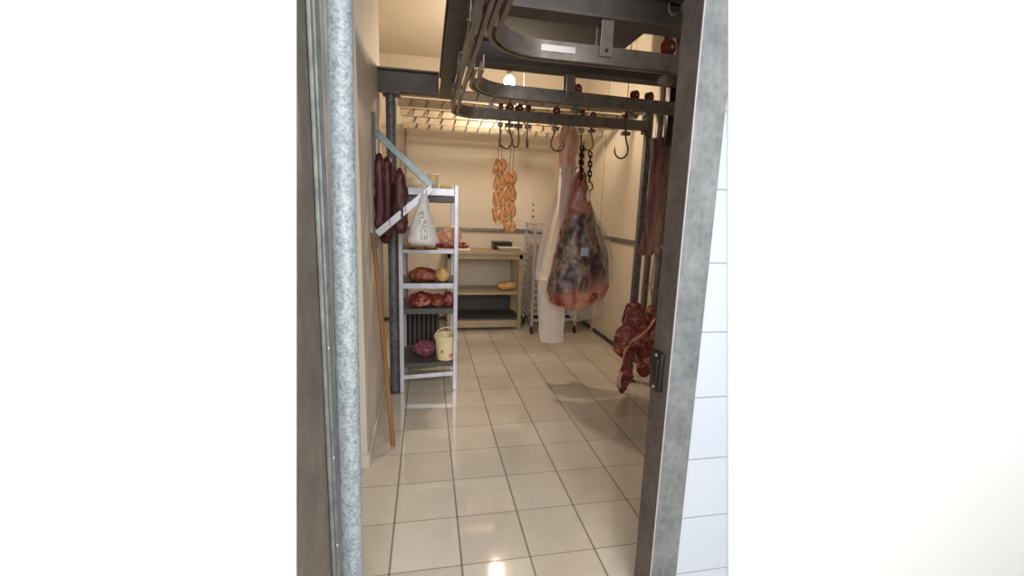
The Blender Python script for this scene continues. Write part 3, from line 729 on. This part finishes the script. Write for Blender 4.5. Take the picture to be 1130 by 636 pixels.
# =========================================================== tray rack
t = thing('tray_rack', 'pale metal tray rack on castors behind the hanging cloth by the back wall', 'rack', (1.70, 3.65, 0))
RX0, RX1, RY0, RY1 = 1.405, 1.99, 3.40, 3.90
for x in (RX0, RX1 - .03):
    for y in (RY0, RY1 - .03):
        b = B(); box(b, (x, y, .10), (x + .03, y + .03, 1.34), .003); ps = obj('post', b, M['alu'], t, smooth=False)
        b = B(); cyl(b, (x + .004, y + .015, .04), (x + .026, y + .015, .04), .04, 18); cs = obj('caster', b, M['black'], t)
        b = B(); box(b, (x, y + .004, .04), (x + .03, y + .026, .10), .003); obj('fork', b, M['column'], cs, smooth=False)
z = .16
while z < 1.33:
    b = B(); box(b, (RX0 + .03, RY0 + .004, z), (RX1 - .03, RY0 + .02, z + .03), .002); obj('rung', b, M['alu'], t, smooth=False)
    for x in (RX0 + .006, RX1 - .022): b = B(); box(b, (x, RY0 + .03, z), (x + .016, RY1 - .03, z + .022), .002); obj('slide', b, M['plate'], t, smooth=False)
    z += .078
b = B(); box(b, (RX0, RY0, 1.34), (RX1, RY1, 1.355), .003); obj('top_plate', b, M['plate'], t, smooth=False)
# pale strip with holes on the back wall above it
q = at(588, 230, Y=YB)
t = thing('wall_strip', 'pale perforated strip fixed to the back wall above the tray rack', 'strip', (q.x, YB - .012, 1.27))
b = B(); box(b, (q.x - .02, YB - .012, 1.26), (q.x + .02, YB, 1.62), .003); s_ = obj('strip', b, M['wall'], t, smooth=False)
for z in (1.32, 1.42, 1.50, 1.58):
    b = B(); cyl(b, (q.x, YB - .016, z), (q.x, YB - .011, z), .013, 12); obj('hole', b, M['black'] if z < 1.45 else M['peg'], s_)

# ===================================================== hanging sausages
def sausages(px, ytop, n, label, hookz, dy):
    x = X(px, 200); z0 = at(px, ytop, Y=1.85).z; YS = 1.85 + dy
    t = thing('sausage_string', label, 'sausages', (x, YS, z0 - n * .122), 'sausage strings on the far rail')
    for k in range(n):
        zc = z0 - .061 - k * .122
        for j in range(6):
            a = j * 2 * PI / 6 + k * .7 + .3; r = .031; up_ = .012 * ((j + k) % 3 - 1)
            b = B(); blob(b, (x + r * math.cos(a), YS + r * math.sin(a) * .85, zc + up_), (.022, .022, .053), k * 7 + j + px, .22, 1.6, 2, (.35 * math.sin(a + j), .4 * math.cos(a * 2 + k), 0)); obj('sausage', b, M['sausage'], t)
            b = B(); blob(b, (x + r * .8 * math.cos(a), YS + r * .8 * math.sin(a), zc + up_ - .05), (.010, .010, .016), j, .2, 2, 1); obj('knot', b, M['sausage'], t)
    for s in (-1, 1):
        b = B(); tube(b, [(x + s * .012, 1.85, hookz), (x + s * .013, YS, z0 - .01), (x + s * .006, YS, z0 - n * .122 + .03)], .0028, 6); obj('twine', b, M['twine'], t)
sausages(550.5, 175, 4, 'longer string of orange sausage bundles, left of the two', ZR - .19, -.035)
sausages(564.5, 188, 4, 'shorter string of orange sausage bundles, right of the two', ZR - .2, .04)

# ======================================== pork leg in white stockinette
YP = 1.97
def rows_px(L, Y, dep):
    out = []
    for (y, l, r, *dd) in L:
        p, q = at(l, y, Y=Y), at(r, y, Y=Y); w = (q.x - p.x) / 2; out.append(((p + q) / 2, w, dd[0] if dd else w * dep))
    return out
pk = rows_px([(137, 623, 629), (141, 619, 635), (149, 617, 639.5), (160, 616.5, 638), (172, 617, 635.5), (182, 616.5, 635), (205, 616, 634), (235, 613, 634), (262, 609, 634), (275, 612, 630)], YP, .55)
t = thing('pork_leg', 'pale pork leg in a white stockinette hanging from the far rail beside the beef', 'meat', (pk[-1][0].x, YP, .38))
b = B(); loft(b, resample(pk, 5), 30, .008, 20, 3); ft = obj('trotter', b, M['trotter'], t)
tp = at(626, 139, Y=YP)
for s, dz in ((-.018, .0), (.02, -.006)):
    b = B(); blob(b, tp + V((s, -.03, -.012 + dz)), (.018, .022, .032), 3 + s, .1, 2, 3, (.2, 0, 0)); obj('toe', b, M['bone'], ft)
sk = rows_px([(183.5, 613.5, 637.5), (186, 613, 637), (200, 611.5, 638), (220, 609, 639), (245, 603, 640), (270, 596.5, 642), (290, 592.5, 644), (303, 591, 645), (309, 592, 643)], YP, .42)
b = B(); loft(b, resample(sk, 6), 72, .006, 14, 8, False, .016, PI * .93, PI * 2.07); sl = obj('stockinette', b, M['cloth'], t, label='white stockinette sleeve')
b = B(); ce = sk[0][0]; tube(b, [ce + V((sk[0][1] * 1.02 * math.cos(a), sk[0][2] * 1.02 * math.sin(a), -.006)) for a in [i * 2 * PI / 24 for i in range(24)]], .006, 8, True); obj('hem', b, M['cloth'], sl)
tb = rows_px([(302, 600, 638, .06), (312, 594.5, 632, .07), (335, 593.5, 624, .07), (355, 594.5, 622, .066), (369, 595.5, 621.5, .062), (377, 598, 621, .058)], YP + .04, .6)
b = B(); loft(b, resample(tb, 5), 64, .004, 12, 9, False, .011, PI * .93, PI * 2.07); obj('cloth_tail', b, M['sheet'], t, label='loose white tail of the cloth')
b = B(); hp = V((X(613.5), 1.85, ZR - .2)); tube(b, [V((hp.x + .02, 1.85, ZR - .2)), V((hp.x + .045, 1.88, ZR - .17)), tp + V((0, 0, -.08))], .004, 8); obj('gambrel_cord', b, M['twine'], t)

# ============================================================ beef leg
YBf = 1.73
bf = rows_px([(189, 638, 644), (192, 635, 647), (201, 633, 648.5), (208, 632, 650), (216, 630.5, 650.5), (224, 628.5, 652), (233, 626, 655), (241, 623.5, 657.5), (250, 621, 661), (260, 618, 664.5), (272, 615, 668), (285, 611.5, 671), (300, 608.5, 672.5), (312, 606, 671), (322, 604, 668), (330, 605.5, 662), (336, 612, 651), (340, 622, 640)], YBf, .52)
t = thing('beef_leg', 'large marbled beef leg hanging from two chains in the middle of the room', 'meat', (bf[-1][0].x, YBf, bf[-1][0].z))
b = B(); loft(b, resample(bf, 6), 64, .018, 9, 1); bfo = obj('leg_meat', b, M['beef'], t)
# split hock bone and tendon loops at the top
top = at(640, 192, Y=YBf)
b = B(); blob(b, top + V((-.018, -.02, -.04)), (.026, .028, .075), 4, .2, 2, 3); obj('hock_bone', b, M['shelf_meat'], t)
b = B(); blob(b, at(649, 216, Y=YBf - .03), (.02, .02, .05), 6, .2, 2, 3); obj('tendon', b, M['bone'], t)
b = B(); blob(b, at(654, 328, Y=YBf - .10), (.05, .03, .028), 7, .3, 2, 3, (0, -.5, 0)); obj('cut_end', b, M['red_meat'], t, label='red cut end')
# paper label on its front
q = at(645, 278, Y=YBf - .138)
b = B(); bm_ = Euler((.16, 0, -.12)).to_matrix(); box(b, q - V((.03, .001, .034)), q + V((.03, .001, .034)), 0, bm_); obj('paper_label', b, M['sticker'], bfo, smooth=False, label='small pale square label')
# plastic film on the right flank and below
fr = rows_px([(228, 645, 654, .02), (240, 646, 660, .05), (255, 648, 668, .08), (275, 652, 673, .10), (295, 655, 675.5, .10), (310, 655, 674.5, .09)], YBf, .5)
b = B(); loft(b, resample(fr, 4), 28, .01, 16, 4, False); obj('plastic_film', b, M['film'], t, label='clear plastic film')
fr = rows_px([(318, 624, 668, .08), (332, 622, 666, .07), (342, 626, 664, .05), (349, 630, 662, .03), (355, 634, 640, .006)], YBf + .03, .5)
b = B(); loft(b, resample(fr, 4), 30, .014, 18, 2, False); obj('plastic_film', b, M['film'], t, label='clear plastic film')
# chains
def chain(pa, pb, n, r, w, label, end=None):
    pa, pb = V(pa), V(pb); d = (pb - pa); L = d.length / n; u = d.normalized()
    t = thing('chain', label, 'chain', pb, 'beef chains')
    s0 = u.orthogonal().normalized()
    for k in range(n):
        ce = pa + u * L * (k + .5); s = V((1, .25, 0)).normalized() if k % 2 == 0 else V((.3, 1, 0)).normalized()
        s = (s - u * s.dot(u)).normalized(); h = L * .5 + r * .9
        pts = []
        for i in range(16):
            a = 2 * PI * i / 16; pts.append(ce + s * w * math.cos(a) + u * (h - w) * (1 if math.sin(a) > 0 else -1 if math.sin(a) < 0 else 0) + u * w * math.sin(a))
        b = B(); tube(b, pts, r, 8, True); obj('link', b, M['chain'], t)
    if end:
        b = B(); tube(b, end, .006, 8); obj('end_hook', b, M['chain'], t)
    return t
za = ZR - .185
Yc = YBf - .015
c1a = V((X(644), 1.84, ZR - .16)); c1b = at(640.5, 197, Y=Yc - .03)
chain(c1a, c1b, 9, .0075, .017, 'thicker black chain at the left holding the beef leg')
c2a = at(651.5, 168, Y=1.84); c2b = at(650.5, 200, Y=Yc)
chain(c2a, c2b, 6, .006, .014, 'thinner black chain at the right holding the beef leg', [c2b, c2b + V((.018, -.01, -.02)), c2b + V((.026, -.014, -.05)), c2b + V((.012, -.01, -.075)), c2b + V((-.008, 0, -.07))])

# ====================================================== bacon slab, right
YB2 = 1.40
bl = [(153, 717, 738), (157, 716, 738), (172, 717, 737), (190, 716, 734), (215, 714, 732), (240, 711.5, 730), (260, 708.5, 728), (272, 704, 726), (279, 702.5, 723), (282, 706, 720)]
bl = rows_px(bl, YB2, .3)
t = thing('bacon_slab', 'long flat slab of dark bacon hanging beside the right jamb', 'meat', (bl[-1][0].x, YB2, bl[-1][0].z))
b = B(); loft(b, resample([(p, w * .95, .022) for p, w, d in bl], 5), 28, .007, 14, 6)
obj('slab', b, M['bacon'], t)
b = B(); p = bl[0][0]; tube(b, [p + V((.0, 0, -.03)), p + V((.0, 0, .02)), V((1.84, 1.36, 2.03)), V((1.84, 1.33, 2.06))], .005, 8); obj('hook', b, M['hook'], t)
# ================================================ raw forequarter, right
YF = 1.5
def pt(px, py, dy=0): return at(px, py, Y=YF + dy)
t = thing('raw_beef_cut', 'raw red beef cut with bone hanging low beside the right jamb', 'meat', at(685, 433, Y=YF))
b = B()
loft(b, resample(rows_px([(333, 697, 703), (337, 693, 708), (350, 688, 711), (362, 684, 713), (374, 679, 711), (383, 678, 703), (392, 682, 700), (398, 687, 698), (410, 684, 698), (422, 681, 696), (430, 682, 691), (434, 684, 688)], YF, .6), 6), 40, .024, 15, 2)
obj('shank_meat', b, M['red_meat'], t)
b = B(); loft(b, resample(rows_px([(337, 716, 721), (345, 712, 723), (358, 710, 724), (372, 704, 722), (386, 702, 720), (398, 704, 719), (410, 704, 717), (416, 707, 714)], YF + .05, .6), 6), 32, .022, 15, 6); obj('rib_meat', b, M['red_meat'], t)
b = B(); tube(b, [pt(723, 352, -.03), pt(716, 362, -.06), pt(706, 371, -.07), pt(696, 377, -.075), pt(690, 386, -.06), pt(687, 398, -.05)], [.008, .010, .012, .013, .011, .006], 12); obj('sinew', b, M['trotter'], t, label='pale pink sinew')
b = B(); tube(b, [pt(684, 428, -.035), pt(683, 420, -.05), pt(686, 411, -.055)], [.010, .016, .012], 10); obj('bone', b, M['bone'], t, label='pale bone end')
b = B(); tube(b, [pt(704, 372, .02), pt(702.5, 384, .0)], [.012, .010], 10); obj('fat_strip', b, M['bone'], t, label='white fat strip')
b = B(); tube(b, [pt(718, 346, .05), pt(719.5, 330, .05), pt(718, 312, .05)], .006, 8); obj('cord', b, M['twine'], t)
# its hook and long rod up to the middle rail
hz = pt(718, 312, .05)
t = thing('hanging_rod', 'thin dark rod carrying the raw beef cut, hung from the strut by the right jamb', 'rod', hz)
b = B(); tube(b, [hz + V((-.012, 0, .0)), hz + V((0, 0, -.012)), hz + V((.012, 0, .004)), hz + V((.008, 0, .04)), hz.lerp(V((1.90, 1.345, 2.3)), .3), V((1.87, 1.345, 2.3)), V((1.85, 1.338, 2.32))], .004, 8); obj('rod', b, M['hook'], t)

# ------------------------------------------------------------------ light
w = bpy.data.worlds.new('world'); SC.world = w; w.use_nodes = True
bg = w.node_tree.nodes['Background']; bg.inputs[0].default_value = (.95, .98, 1.0, 1); bg.inputs[1].default_value = 1.08

ad = bpy.data.lights.new('entrance daylight', 'AREA'); ao = bpy.data.objects.new('entrance_daylight', ad); COL.objects.link(ao)
ad.shape = 'RECTANGLE'; ad.size = 2.2; ad.size_y = 1.4; ad.spread = math.radians(75); ad.energy = 28; ad.color = (1, .97, .92)
ao.location = (.55, -3.6, 2.5); ao.rotation_euler = (V((.5, 1.2, .5)) - ao.location).to_track_quat('-Z', 'Y').to_euler()
bpy.context.view_layer.update()
